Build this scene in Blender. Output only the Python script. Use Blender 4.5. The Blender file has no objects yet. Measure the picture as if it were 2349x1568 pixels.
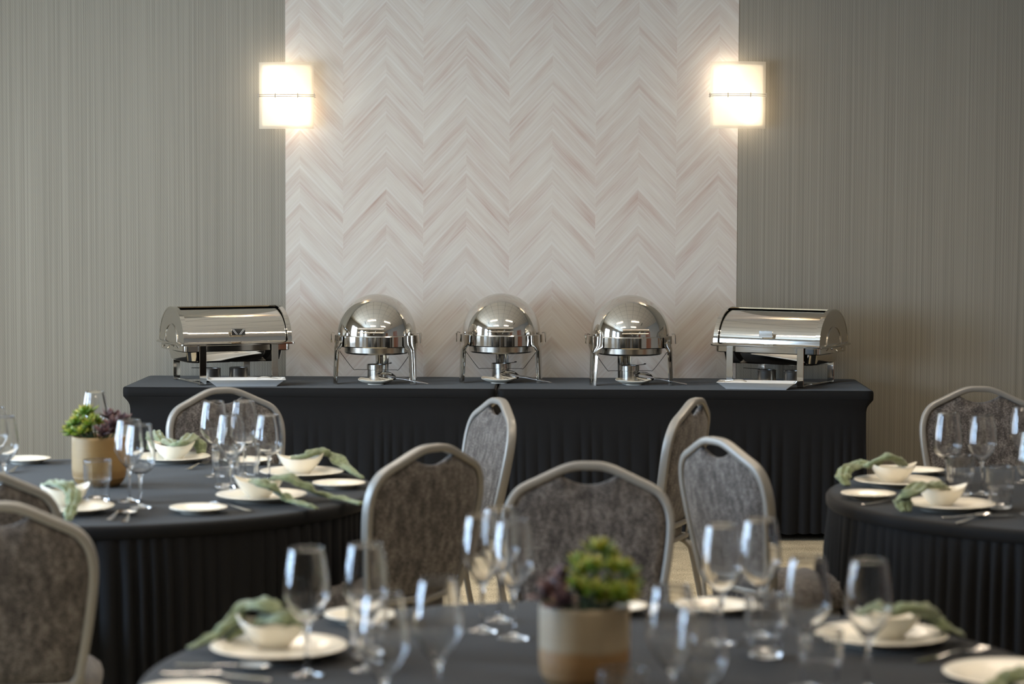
import bpy, math, random
from math import sin, cos, pi, radians, sqrt, atan2, hypot
from mathutils import Vector, Matrix
random.seed(7)
S = bpy.context.scene
COL = S.collection

# ------------------------------------------------------------------ camera
FPX, TH, PS, RO, CH = 5552.0, .0612, -.0218, .0036, 1.7042
Fv = Vector((sin(PS)*cos(TH), cos(PS)*cos(TH), -sin(TH)))
Rv = Vector((cos(PS), -sin(PS), 0)); Uv = Rv.cross(Fv)
R2 = Rv*cos(RO)+Uv*sin(RO); U2 = Uv*cos(RO)-Rv*sin(RO)
EYE = Vector((0, 0, CH))
cd = bpy.data.cameras.new('camera'); cam = bpy.data.objects.new('camera', cd); COL.objects.link(cam)
cam.matrix_world = Matrix(((R2.x, U2.x, -Fv.x, 0), (R2.y, U2.y, -Fv.y, 0), (R2.z, U2.z, -Fv.z, CH), (0, 0, 0, 1)))
cd.sensor_width = 36; cd.lens = FPX/2349*36; cd.clip_start = .05; cd.clip_end = 60
cd.dof.use_dof = True; cd.dof.focus_distance = 12.0; cd.dof.aperture_fstop = 3.2
S.camera = cam
S.view_settings.view_transform = 'Standard'; S.view_settings.look = 'None'
S.view_settings.exposure = .60; S.view_settings.gamma = 1; S.view_settings.use_curve_mapping = False
S.cycles.transparent_max_bounces = 24; S.cycles.max_bounces = 16; S.cycles.transmission_bounces = 16
S.cycles.sample_clamp_indirect = 6; S.cycles.sample_clamp_direct = 0

def at(px, py, z=.745):
    """the point of the level plane z seen at a pixel of the photograph"""
    r = Fv+R2*((px-1174.5)/FPX)-U2*((py-784)/FPX)
    return EYE+r*((z-CH)/r.z)

# ------------------------------------------------------------------ light
w = bpy.data.worlds.new('world'); S.world = w; w.use_nodes = True
w.node_tree.nodes['Background'].inputs[0].default_value = (.6, .75, 1, 1)
w.node_tree.nodes['Background'].inputs[1].default_value = 1.0
WINS = [(4.7, 5.9), (7.1, 8.3), (9.7, 11.2)]     # windows of the left wall (y from, to)
XL, XR, YW, YB, ZC = -4.6, 4.9, 12.72, -3.5, 3.2
for i, (a, b) in enumerate(WINS):
    ld = bpy.data.lights.new('window_daylight', 'AREA'); ld.shape = 'RECTANGLE'; ld.size = b-a; ld.size_y = 1.7
    ld.energy = (165, 165, 95)[i]; ld.color = (.52, .73, 1.0) if i < 2 else (.74, .87, 1.0)
    lo = bpy.data.objects.new('window_daylight', ld); COL.objects.link(lo)
    lo.location = (XL-.12, (a+b)/2, 1.55); lo.rotation_euler = (0, -pi/2, 0)
    lo.rotation_euler = Matrix(((0, 0, -1), (1, 0, 0), (0, -1, 0))).to_euler()
LAMP_E = 30.0; SCONCE_W = .36

# ------------------------------------------------------------------ materials
def mat(name, col=(.8, .8, .8), rough=.5, metal=0, **kw):
    m = bpy.data.materials.new(name); m.use_nodes = True
    b = m.node_tree.nodes['Principled BSDF']
    b.inputs['Base Color'].default_value = (*col, 1); b.inputs['Roughness'].default_value = rough
    b.inputs['Metallic'].default_value = metal
    for k, v in kw.items(): b.inputs[k.replace('_', ' ')].default_value = v
    return m
class N:
    """small helper to wire nodes"""
    def __init__(s, m): s.t = m.node_tree; s.b = s.t.nodes.get('Principled BSDF')
    def n(s, ty, **kw):
        o = s.t.nodes.new(ty)
        for k, v in kw.items():
            if k.startswith('i_'):
                o.inputs[int(k[2:]) if k[2:].isdigit() else k[2:]].default_value = v
            else: setattr(o, k, v)
        return o
    def l(s, a, b): s.t.links.new(a, b)
    def math(s, op, a, b=None, c=None):
        o = s.t.nodes.new('ShaderNodeMath'); o.operation = op
        for i, v in enumerate((a, b, c)):
            if v is None: continue
            if isinstance(v, (int, float)): o.inputs[i].default_value = v
            else: s.l(v, o.inputs[i])
        return o.outputs[0]
    def coord(s, kind='Object', scale=(1, 1, 1)):
        c = s.n('ShaderNodeTexCoord'); m = s.n('ShaderNodeMapping'); m.inputs['Scale'].default_value = scale
        s.l(c.outputs[kind], m.inputs[0]); return m.outputs[0]
    def noise(s, vec, scale, detail=3, rough=.5):
        o = s.n('ShaderNodeTexNoise'); o.inputs['Scale'].default_value = scale; o.inputs['Detail'].default_value = detail
        o.inputs['Roughness'].default_value = rough; s.l(vec, o.inputs['Vector']); return o.outputs['Fac']
    def ramp(s, fac, stops):
        o = s.n('ShaderNodeValToRGB'); e = o.color_ramp.elements
        e[0].position, e[0].color = stops[0][0], (*stops[0][1], 1); e[1].position, e[1].color = stops[-1][0], (*stops[-1][1], 1)
        for p, c in stops[1:-1]:
            q = e.new(p); q.color = (*c, 1)
        s.l(fac, o.inputs[0]); return o.outputs[0]
    def bump(s, h, strength=.3, dist=.002):
        o = s.n('ShaderNodeBump'); o.inputs['Strength'].default_value = strength; o.inputs['Distance'].default_value = dist
        s.l(h, o.inputs['Height']); s.l(o.outputs[0], s.b.inputs['Normal'])
    def mix(s, fac, a, b, mode='MIX'):
        o = s.n('ShaderNodeMix', data_type='RGBA', blend_type=mode)
        for i, v in ((0, fac), (6, a), (7, b)):
            if isinstance(v, (int, float)): o.inputs[i].default_value = v
            elif isinstance(v, tuple): o.inputs[i].default_value = (*v, 1)
            else: s.l(v, o.inputs[i])
        return o.outputs[2]

# woven wall covering: fine irregular upright lines and a slanting hatch
def wall_mat(name, k=1.0):
    m = mat(name, rough=.85); q = N(m)
    v = q.coord('Object', (240, 240, .35)); f1 = q.noise(v, 1.0, 3, .7)
    v2 = q.coord('Object', (2.2, 2.2, .05)); f2 = q.noise(v2, 1.0, 2)
    tc = q.n('ShaderNodeTexCoord'); sp = q.n('ShaderNodeSeparateXYZ'); q.l(tc.outputs['Object'], sp.inputs[0])
    d = q.math('ADD', sp.outputs[0], q.math('MULTIPLY', sp.outputs[2], .7)); h = q.math('SINE', q.math('MULTIPLY', d, 520))
    f = q.math('ADD', q.math('MULTIPLY', f1, .95), q.math('MULTIPLY', f2, .05)); f = q.math('ADD', f, q.math('MULTIPLY', h, .035))
    c = q.ramp(f, [(.25, (.165*k, .146*k, .115*k)), (.5, (.245*k, .222*k, .178*k)), (.77, (.33*k, .303*k, .247*k))])
    q.l(c, q.b.inputs['Base Color']); q.bump(f, .25, .001); return m
M = {}
M['wall'] = wall_mat('woven_wallcovering')
M['plainwall'] = mat('painted_wall', (.30, .28, .25), .8)
M['backwall'] = mat('painted_back_wall', (.22, .20, .18), .8)
# ceiling: tile grid
m = mat('ceiling_tiles', (.60, .56, .50), .9); q = N(m)
b = q.n('ShaderNodeTexBrick', offset=0, squash=1); b.inputs['Scale'].default_value = 1; b.inputs['Mortar Size'].default_value = .012
b.inputs['Brick Width'].default_value = .61; b.inputs['Row Height'].default_value = .61
b.inputs['Color1'].default_value = b.inputs['Color2'].default_value = (.84, .79, .71, 1); b.inputs['Mortar'].default_value = (.36, .33, .29, 1)
q.l(q.coord('Object'), b.inputs['Vector']); q.l(b.outputs[0], q.b.inputs['Base Color']); M['ceiling'] = m
# carpet
m = mat('speckled_carpet', rough=.95); q = N(m)
f = q.noise(q.coord('Object', (1, 1, 1)), 150, 3, .7); f2 = q.noise(q.coord('Object'), 9, 2)
q.l(q.ramp(q.math('ADD', q.math('MULTIPLY', f, .8), q.math('MULTIPLY', f2, .2)), [(.32, (.16, .12, .07)), (.5, (.50, .41, .26)), (.7, (.85, .73, .52))]), q.b.inputs['Base Color'])
q.bump(f, .6, .004); M['carpet'] = m
# chevron wallpaper: u runs across the printed planks, v along them
m = mat('chevron_print', rough=.7); q = N(m)
uv = q.n('ShaderNodeUVMap'); sp = q.n('ShaderNodeSeparateXYZ'); q.l(uv.outputs[0], sp.inputs[0])
u, v = sp.outputs[0], sp.outputs[1]
def comb(a, b_, c=0.0):
    o = q.n('ShaderNodeCombineXYZ')
    for i, x in enumerate((a, b_, c)):
        if isinstance(x, (int, float)): o.inputs[i].default_value = x
        else: q.l(x, o.inputs[i])
    return o.outputs[0]
M_ = q.math
pl = M_('MULTIPLY', M_('ADD', u, M_('MULTIPLY', q.noise(comb(M_('MULTIPLY', u, 4), 0.0), 1.0, 1), .05)), 1/.098)
fr = M_('FRACT', pl); fl = M_('FLOOR', pl)
wn = q.n('ShaderNodeTexWhiteNoise', noise_dimensions='1D'); q.l(fl, wn.inputs['W'])
edge = M_('SMOOTH_MAX', M_('SUBTRACT', 1, M_('MULTIPLY', M_('ABSOLUTE', M_('SUBTRACT', fr, .10)), 11)), 0, .1)
edge2 = M_('MAXIMUM', M_('SUBTRACT', 1, M_('MULTIPLY', M_('ABSOLUTE', M_('SUBTRACT', fr, .34)), 18)), 0)
st = q.noise(comb(M_('MULTIPLY', u, 42), M_('MULTIPLY', v, 2.2), fl), 1.0, 4, .6)
st2 = q.noise(comb(M_('MULTIPLY', u, 14), M_('MULTIPLY', v, 2.2)), 1.0, 2, .5)
t = M_('ADD', M_('MULTIPLY', st, .55), M_('ADD', M_('MULTIPLY', st2, .45), M_('MULTIPLY', wn.outputs[0], .14)))
base = q.ramp(t, [(.26, (.41, .285, .225)), (.41, (.50, .405, .345)), (.56, (.56, .50, .435)), (.80, (.62, .58, .51))])
c = q.mix(M_('MULTIPLY', edge, .42), base, (.66, .64, .60)); c = q.mix(M_('MULTIPLY', edge2, .28), c, (.66, .63, .59))
q.l(c, q.b.inputs['Base Color']); M['chevron'] = m
# cloth of the table covers
def cloth(name, col, sheen=.25):
    m = mat(name, col, .8); q = N(m); q.b.inputs['Specular IOR Level'].default_value = .22; q.b.inputs['Sheen Weight'].default_value = sheen; q.b.inputs['Sheen Roughness'].default_value = .28; q.b.inputs['Sheen Tint'].default_value = (1, .93, .85, 1)
    f = q.noise(q.coord('Object'), 700, 2); q.bump(f, .25, .0006); return m
M['cloth'] = cloth('black_stretch_fabric', (.0040, .0040, .0043), .115)
M['skirt'] = cloth('black_ruffled_fabric', (.0045, .0044, .0048), .04)
# chair
m = mat('grey_tweed', rough=.95); q = N(m); q.b.inputs['Sheen Weight'].default_value = .15
a = q.noise(q.coord('Object', (130, 130, 620)), 1, 2); b_ = q.noise(q.coord('Object', (560, 560, 120)), 1, 2); c_ = q.noise(q.coord('Object', (45, 45, 20)), 1, 3)
f = M_ = q.math('ADD', q.math('MULTIPLY', q.math('ADD', a, b_), .36), q.math('MULTIPLY', c_, .28))
q.l(q.ramp(f, [(.40, (.014, .011, .009)), (.5, (.066, .056, .049)), (.60, (.22, .198, .178))]), q.b.inputs['Base Color'])
q.bump(f, .6, .002); M['tweed'] = m
M['frame'] = mat('silver_painted_steel', (.25, .238, .215), .42, .30)
def steel(name, col, rough, bump=0):
    m = mat(name, col, rough, 1.0)
    if bump:
        q = N(m); f = q.noise(q.coord('Object', (4, 4, 160)), 1, 3)
        q.l(q.math('MULTIPLY_ADD', f, bump, rough-bump/2), q.b.inputs['Roughness'])
    return m
M['mirror'] = steel('polished_steel', (.66, .63, .58), .07, .05)
M['brushed'] = steel('brushed_steel', (.60, .57, .52), .22, .12)
M['satin'] = steel('satin_steel', (.50, .47, .43), .33)
M['chrome'] = steel('cutlery_steel', (.78, .76, .73), .14)
M['dark'] = steel('dark_steel', (.10, .09, .08), .3)
M['ceramic'] = mat('cream_glazed_ceramic', (.86, .80, .67), .16, IOR=1.5)
M['whiteceramic'] = mat('white_glazed_ceramic', (.80, .79, .76), .2)
m = mat('sage_gauze', (.30, .31, .17), .95); q = N(m); q.b.inputs['Sheen Weight'].default_value = .3
f = q.noise(q.coord('Object'), 60, 4, .7); q.l(q.ramp(f, [(.3, (.08, .10, .045)), (.6, (.19, .225, .11)), (.8, (.31, .34, .19))]), q.b.inputs['Base Color']); q.bump(f, .8, .004); M['napkin'] = m
def thin_glass():
    m = bpy.data.materials.new('clear_thin_glass'); m.use_nodes = True; t = m.node_tree; t.nodes.clear()
    q = N(m); out = q.n('ShaderNodeOutputMaterial'); tr = q.n('ShaderNodeBsdfTransparent'); gl = q.n('ShaderNodeBsdfGlossy'); mx = q.n('ShaderNodeMixShader')
    tr.inputs[0].default_value = (.955, .965, .965, 1); gl.inputs[0].default_value = (1, 1, 1, 1); gl.inputs[1].default_value = 0.0
    lw = q.n('ShaderNodeLayerWeight'); lw.inputs[0].default_value = .5
    f = q.math('ADD', .085, q.math('MULTIPLY', q.math('POWER', lw.outputs['Facing'], 3.4), .85))
    q.l(f, mx.inputs[0]); q.l(tr.outputs[0], mx.inputs[1]); q.l(gl.outputs[0], mx.inputs[2]); q.l(mx.outputs[0], out.inputs[0]); return m
M['thin'] = thin_glass()
M['glass'] = mat('solid_clear_glass', (1, 1, 1), .0, 0, IOR=1.46); M['glass'].node_tree.nodes['Principled BSDF'].inputs['Transmission Weight'].default_value = 1
def translucent(name, tr, df, col, gloss=.06):
    m = bpy.data.materials.new(name); m.use_nodes = True; m.node_tree.nodes.clear(); q = N(m)
    out = q.n('ShaderNodeOutputMaterial'); T = q.n('ShaderNodeBsdfTransparent'); L = q.n('ShaderNodeBsdfTranslucent'); D = q.n('ShaderNodeBsdfDiffuse')
    L.inputs[0].default_value = D.inputs[0].default_value = T.inputs[0].default_value = (*col, 1)
    a = q.n('ShaderNodeMixShader'); a.inputs[0].default_value = tr; q.l(L.outputs[0], a.inputs[1]); q.l(T.outputs[0], a.inputs[2])
    b = q.n('ShaderNodeMixShader'); b.inputs[0].default_value = df; q.l(a.outputs[0], b.inputs[1]); q.l(D.outputs[0], b.inputs[2])
    q.l(b.outputs[0], out.inputs[0]); return m
M['shade'] = translucent('frosted_glass_shade', .62, .12, (.97, .95, .90))
M['diffuser'] = translucent('white_lamp_diffuser', .0, .10, (1, .985, .95))
q = N(M['diffuser']); _e = q.n('ShaderNodeEmission'); _e.inputs[0].default_value = (1, .92, .80, 1); _e.inputs[1].default_value = .10      # the lit lamp's own glow
_a = q.n('ShaderNodeAddShader'); _o = [n_ for n_ in q.t.nodes if n_.type == 'OUTPUT_MATERIAL'][0]; _src = _o.inputs[0].links[0].from_socket
q.l(_src, _a.inputs[0]); q.l(_e.outputs[0], _a.inputs[1]); q.l(_a.outputs[0], _o.inputs[0])
m = bpy.data.materials.new('ceiling_lamp_light'); m.use_nodes = True; m.node_tree.nodes.clear(); q = N(m)
e = q.n('ShaderNodeEmission'); e.inputs[0].default_value = (1, .84, .66, 1); e.inputs[1].default_value = LAMP_E; o = q.n('ShaderNodeOutputMaterial'); q.l(e.outputs[0], o.inputs[0]); M['lamp'] = m
M['white'] = mat('white_painted_metal', (.7, .68, .65), .5)
M['wood'] = mat('red_brown_door_wood', (.20, .075, .035), .4)
M['soil'] = mat('dark_potting_soil', (.02, .015, .01), .95)
def leafmat(name, a, b_, c):
    m = mat(name, rough=.42); q = N(m); g = q.n('ShaderNodeTexCoord'); sp = q.n('ShaderNodeSeparateXYZ'); q.l(g.outputs['Generated'], sp.inputs[0])
    oi = q.n('ShaderNodeObjectInfo'); f = q.math('ADD', sp.outputs[1], q.math('MULTIPLY', q.math('SUBTRACT', oi.outputs['Random'], .5), .7))
    q.l(q.ramp(f, [(.1, a), (.65, b_), (1.0, c)]), q.b.inputs['Base Color']); q.b.inputs['Subsurface Weight'].default_value = .0; return m
M['greenleaf'] = leafmat('yellow_green_succulent_leaf', (.06, .14, .008), (.16, .25, .015), (.38, .34, .04))
M['purpleleaf'] = leafmat('purple_succulent_leaf', (.03, .018, .02), (.085, .045, .05), (.17, .085, .08))
M['stem'] = mat('green_plant_stem', (.06, .09, .03), .7)
def potmat(name, top, bot, h, line):
    m = mat(name, rough=.55); q = N(m); tc = q.n('ShaderNodeTexCoord'); sp = q.n('ShaderNodeSeparateXYZ'); q.l(tc.outputs['Object'], sp.inputs[0])
    nz = q.noise(q.coord('Object', (1, 1, 1)), 14, 4, .6); nz2 = q.noise(q.coord('Object', (1, 1, 60)), 6, 2)
    z = q.math('ADD', sp.outputs[2], q.math('MULTIPLY', q.math('SUBTRACT', nz, .5), line))
    f = q.math('MULTIPLY', q.math('SUBTRACT', z, h), 120); f = q.math('MINIMUM', q.math('MAXIMUM', f, 0), 1)
    c = q.mix(f, bot, top); c = q.mix(q.math('MULTIPLY', nz2, .35), c, tuple(x*.6 for x in bot)); q.l(c, q.b.inputs['Base Color']); q.bump(nz2, .2, .001); return m
M['potA'] = potmat('ochre_stoneware', (.34, .205, .07), (.29, .165, .055), .05, .01)
M['potB'] = potmat('two_tone_stoneware', (.36, .30, .20), (.30, .175, .07), .075, .012)

# ------------------------------------------------------------------ mesh helpers
class MB:
    def __init__(s): s.v = []; s.f = []; s.uv = None
    def add(s, vs, fs):
        o = len(s.v); s.v += [tuple(p) for p in vs]; s.f += [tuple(i+o for i in f) for f in fs]; return s
    def box(s, c, d, rot=0, bev=0):
        x, y, z = d[0]/2, d[1]/2, d[2]/2; b = min(bev, x*.9, y*.9, z*.9)
        if b <= 0:
            P = [(sx*x, sy*y, sz*z) for sz in (-1, 1) for sx, sy in ((-1, -1), (1, -1), (1, 1), (-1, 1))]
            F_ = [(0, 3, 2, 1), (4, 5, 6, 7), (0, 1, 5, 4), (1, 2, 6, 5), (2, 3, 7, 6), (3, 0, 4, 7)]
        else:
            P = []; 
            for zz, i in ((-z, b), (-z+b, 0), (z-b, 0), (z, b)):
                for sx, sy in ((-1, -1), (1, -1), (1, 1), (-1, 1)):
                    X, Y = x-i, y-i
                    if sx*sy > 0: P += [(sx*X, sy*(Y-b), zz), (sx*(X-b), sy*Y, zz)] if False else []
                    # corner cut in two points, counter-clockwise
                    if (sx, sy) == (-1, -1): P += [(-X, -Y+b, zz), (-X+b, -Y, zz)]
                    if (sx, sy) == (1, -1): P += [(X-b, -Y, zz), (X, -Y+b, zz)]
                    if (sx, sy) == (1, 1): P += [(X, Y-b, zz), (X-b, Y, zz)]
                    if (sx, sy) == (-1, 1): P += [(-X+b, Y, zz), (-X, Y-b, zz)]
            F_ = [tuple(range(7, -1, -1)), tuple(range(24, 32))]
            for k in range(3):
                for i in range(8): F_.append((k*8+i, k*8+(i+1) % 8, k*8+8+(i+1) % 8, k*8+8+i))
        ca, sa = cos(rot), sin(rot)
        return s.add([(c[0]+ca*p[0]-sa*p[1], c[1]+sa*p[0]+ca*p[1], c[2]+p[2]) for p in P], F_)
    def lathe(s, prof, n=40, c=(0, 0, 0), fn=None, closed=False):
        vs = []; k = len(prof)
        for i in range(n):
            a = 2*pi*i/n
            for r, z in prof:
                rr = r*(fn(a, z) if fn else 1); vs.append((c[0]+rr*cos(a), c[1]+rr*sin(a), c[2]+z))
        fs = []
        for i in range(n):
            j = (i+1) % n
            for q_ in range(k-1): fs.append((i*k+q_, j*k+q_, j*k+q_+1, i*k+q_+1))
            if closed: fs.append((i*k+k-1, j*k+k-1, j*k, i*k))
        return s.add(vs, fs)
    def sweep(s, path, sect, closed=False, up=(0, 0, 1), scales=None, caps=True):
        P = [Vector(p) for p in path]; n = len(P); k = len(sect); vs = []
        for i in range(n):
            if closed: t = P[(i+1) % n]-P[i-1]
            else: t = P[min(i+1, n-1)]-P[max(i-1, 0)]
            t.normalize(); a = Vector(up).cross(t)
            if a.length < 1e-4: a = Vector((1, 0, 0)).cross(t)
            a.normalize(); b = t.cross(a); sc = scales[i] if scales else 1
            for x, y in sect: vs.append(P[i]+a*x*sc+b*y*sc)
        fs = []
        for i in range(n if closed else n-1):
            j = (i+1) % n
            for q_ in range(k): fs.append((i*k+q_, i*k+(q_+1) % k, j*k+(q_+1) % k, j*k+q_))
        if not closed and caps: fs += [tuple(range(k-1, -1, -1)), tuple((n-1)*k+q_ for q_ in range(k))]
        return s.add(vs, fs)
    def tube(s, path, r, n=8, closed=False, scales=None): 
        return s.sweep(path, [(r*cos(2*pi*i/n), r*sin(2*pi*i/n)) for i in range(n)], closed, scales=scales)
    def cyl(s, c, r, h, n=24, r2=None):
        r2 = r if r2 is None else r2
        return s.lathe([(0, 0), (r, 0), (r2, h), (0, h)], n, c)
    def grid(s, nu, nv, fn, cu=False, cv=False):
        vs = [fn(i/(nu if cu else nu-1), j/(nv if cv else nv-1)) for i in range(nu) for j in range(nv)]; fs = []
        for i in range(nu if cu else nu-1):
            for j in range(nv if cv else nv-1):
                a, b = (i+1) % nu, (j+1) % nv; fs.append((i*nv+j, a*nv+j, a*nv+b, i*nv+b))
        return s.add(vs, fs)
def mesh(name, mb, m, smooth=True, angle=40):
    me = bpy.data.meshes.new(name); me.from_pydata(mb.v, [], mb.f); me.validate(); me.update()
    import bmesh
    bm = bmesh.new(); bm.from_mesh(me); bmesh.ops.remove_doubles(bm, verts=bm.verts, dist=1e-6)
    bmesh.ops.recalc_face_normals(bm, faces=bm.faces); bm.to_mesh(me); bm.free()
    me.materials.append(m)
    if smooth:
        me.polygons.foreach_set('use_smooth', [True]*len(me.polygons))
        if angle < 180: me.set_sharp_from_angle(angle=radians(angle))
    return me
def obj(name, mb, m, parent=None, smooth=True, angle=40, **props):
    me = mb if isinstance(mb, bpy.types.Mesh) else mesh(name, mb, m, smooth, angle)
    o = bpy.data.objects.new(name, me); COL.objects.link(o)
    if parent: o.parent = parent
    for k, v in props.items(): o[k] = v
    return o
def struct(name, mb, m, parent=None, **k):
    o = obj(name, mb, m, parent, **k)
    if not parent: o['kind'] = 'structure'
    return o
def thing(name, label, cat, loc=(0, 0, 0), rz=0, group=None):
    o = bpy.data.objects.new(name, None); COL.objects.link(o); o.location = loc; o.rotation_euler = (0, 0, rz); o.empty_display_size = .05
    o['label'] = label; o['category'] = cat
    if group: o['group'] = group
    return o
def dup(root, label, loc, rz=0, group=None, sc=None):
    r = root.copy(); COL.objects.link(r); r.location = loc; r.rotation_euler = (0, 0, rz)
    if sc: r.scale = sc
    r['label'] = label
    if group: r['group'] = group
    for ch in root.children:
        c = ch.copy(); COL.objects.link(c); c.parent = r
        for g in ch.children:
            d = g.copy(); COL.objects.link(d); d.parent = c
    return r
class Kind:
    """first call uses the prototype, later calls copy it"""
    def __init__(s, proto): s.p = proto; s.used = False
    def put(s, label, loc, rz=0, group=None, sc=None):
        if s.used: return dup(s.p, label, loc, rz, group, sc)
        s.used = True; o = s.p; o.location = loc; o.rotation_euler = (0, 0, rz); o['label'] = label
        if group: o['group'] = group
        if sc: o.scale = sc
        return o
def catmull(pts, n=6, closed=False):
    P = [Vector(p) for p in pts]; out = []; m = len(P)
    for i in range(m if closed else m-1):
        a = P[i-1] if (closed or i) else P[0]; b = P[i]; c = P[(i+1) % m]; d = P[(i+2) % m] if (closed or i+2 < m) else P[m-1]
        for k in range(n):
            t = k/n; out.append(.5*((2*b)+(c-a)*t+(2*a-5*b+4*c-d)*t*t+(3*b-a-3*c+d)*t**3))
    if not closed: out.append(P[-1])
    return out

# ------------------------------------------------------------------ the room
T = .15
struct('floor', MB().box(((XL+XR)/2, (YW+YB)/2, -.05), (XR-XL+.4, YW-YB+.4, .1)), M['carpet'], smooth=False)
struct('ceiling', MB().box(((XL+XR)/2, (YW+YB)/2, ZC+.05), (XR-XL+.4, YW-YB+.4, .1)), M['ceiling'], smooth=False)
wf = struct('wall_front', MB().box(((XL+XR)/2, YW+T/2, ZC/2), (XR-XL+2*T, T, ZC)), M['wall'], smooth=False)
struct('wall_right', MB().box((XR+T/2, (YW+YB)/2, ZC/2), (T, YW-YB, ZC)), M['plainwall'], smooth=False)
struct('wall_back', MB().box(((XL+XR)/2, YB-T/2, ZC/2), (XR-XL+2*T, T, ZC)), M['backwall'], smooth=False)
mb = MB(); Z0, Z1 = .7, 2.4
mb.box((XL-T/2, (YW+YB)/2, Z0/2), (T, YW-YB, Z0)); mb.box((XL-T/2, (YW+YB)/2, (Z1+ZC)/2), (T, YW-YB, ZC-Z1))
ys = [YB]+[y for a in WINS for y in a]+[YW]
for i in range(0, len(ys), 2): mb.box((XL-T/2, (ys[i]+ys[i+1])/2, (Z0+Z1)/2), (T, ys[i+1]-ys[i], Z1-Z0))
struct('wall_left', mb, M['plainwall'], smooth=False)
for i, (a, b) in enumerate(WINS):
    mb = MB(); yc = (a+b)/2
    for y in (a+.03, b-.03): mb.box((XL-.06, y, 1.55), (.06, .06, 1.7))
    for z in (.73, 2.37, 1.95): mb.box((XL-.06, yc, z), (.06, b-a, .06))
    mb.box((XL-.06, yc, 1.55), (.05, .05, 1.7))
    struct('window_%d' % (i+1), mb, M['dark'], smooth=False)
struct('door_1', MB().box((XR-.02, 8.6, 1.05), (.05, 1.8, 2.1), bev=.01).box((XR-.05, 8.6, 1.05), (.02, .02, 2.0)), M['wood'], smooth=False)
struct('door_2', MB().box((XR-.02, 3.2, 1.05), (.05, 1.8, 2.1), bev=.01).box((XR-.05, 3.2, 1.05), (.02, .02, 2.0)), M['wood'], smooth=False)
struct('baseboard_front', MB().box(((XL+XR)/2, YW-.008, .05), (XR-XL, .016, .10), bev=.004), M['dark'], smooth=False)
# chevron wallpaper: six drops pasted side by side, the print mirrored column by column
cols = [-1.471, -1.395, -1.168, -.941, -.746, -.520, -.295, -.069, .157, .381, .579, .800, .900]
seams = [0, 2, 4, 6, 8, 10, 12]; K = 1.06; rnd = random.Random(3)
pan = struct('trim_1', MB().box(((cols[0]+cols[-1])/2, YW-.001, (ZC+.1)/2), (cols[-1]-cols[0]-.004, .002, ZC-.1), bev=0), M['whiteceramic'], smooth=False)
for s_ in range(6):
    me = bpy.data.meshes.new('wallpaper_strip'); vs = []; fs = []; uvs = []
    for ci in range(seams[s_], seams[s_+1]):
        x0, x1 = cols[ci]+(.0001 if ci == seams[s_] else 0), cols[ci+1]-(.0001 if ci+1 == seams[s_+1] else 0); down = ci % 2 == 1; off = .11*(s_ % 3)+.217*s_*0
        o = len(vs); y = YW-.003
        q4 = [(x0, .1), (x1, .1), (x1, ZC), (x0, ZC)]; vs += [(x, y, z) for x, z in q4]; fs.append((o, o+1, o+2, o+3))
        for x, z in q4:
            # apex height agrees on both sides of a ridge, the dark streaks do not
            xr = (cols[ci] if down else cols[ci+1])
            u_ = z+K*abs(x-xr)+off; uvs.append((u_, z-abs(x-xr)/K+ci*7.31))
        # side returns give the paper its thickness
    o = len(vs); xa, xb = vs[0][0], vs[-3][0]
    vs += [(xa, y, .1), (xa, y, ZC), (xa, YW-.002, ZC), (xa, YW-.002, .1), (xb, y, .1), (xb, y, ZC), (xb, YW-.002, ZC), (xb, YW-.002, .1)]
    fs += [(o, o+1, o+2, o+3), (o+4, o+7, o+6, o+5)]; uvs += [(0, 0)]*8
    me.from_pydata(vs, [], fs); me.update(); l = me.uv_layers.new(name='UVMap')
    for i, t_ in enumerate(uvs): l.data[i].uv = t_
    me.materials.append(M['chevron']); obj('wallpaper_strip', me, None, pan)

# ceiling lights: long recessed fittings (seen mirrored in the domes) and small spots
lights = [(-1.55, 9.7), (1.15, 9.7), (-1.55, 7.6), (1.15, 7.6), (-1.55, 4.6), (1.15, 4.6), (-1.55, 1.4), (1.15, 1.4)]
fb, db = MB(), MB()
for sx in (-1, 1): fb.box((sx*.64, 0, -.01), (.04, .24, .02), bev=.003)
for sy in (-1, 1): fb.box((0, sy*.10, -.01), (1.24, .04, .02), bev=.003)
db.box((0, 0, -.004), (1.24, .16, .006))
pos_words = ['nearest the buffet wall, on the window side', 'nearest the buffet wall, on the door side', 'over the round table on the window side', 'over the round table on the door side', 'over the window side of the nearest table', 'over the door side of the nearest table', 'behind the camera on the window side', 'behind the camera on the door side']
p = thing('ceiling_light', '', 'ceiling light'); obj('light_frame', fb, M['white'], p); obj('diffuser', db, M['lamp'], p, smooth=False)
kl = Kind(p)
for (x, y), wd in zip(lights, pos_words): kl.put('long recessed ceiling light '+wd, (x, y, ZC), 0, 'recessed ceiling lights')
vb = MB()
for i in range(7): vb.box((0, -.045+.015*i, -.006), (1.0, .006, .012))
vb.box((0, 0, -.002), (1.04, .12, .004))
p = thing('ceiling_vent', '', 'vent'); obj('grille', vb, M['dark'], p, smooth=False); kv = Kind(p)
for x, y, r_, wd in ((-2.9, 9.2, 1.3, 'nearest the windows'), (2.6, 9.2, 1.8, 'nearest the doors')): kv.put('dark slot air vent in the ceiling '+wd, (x, y, ZC), r_, 'ceiling vents')

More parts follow.
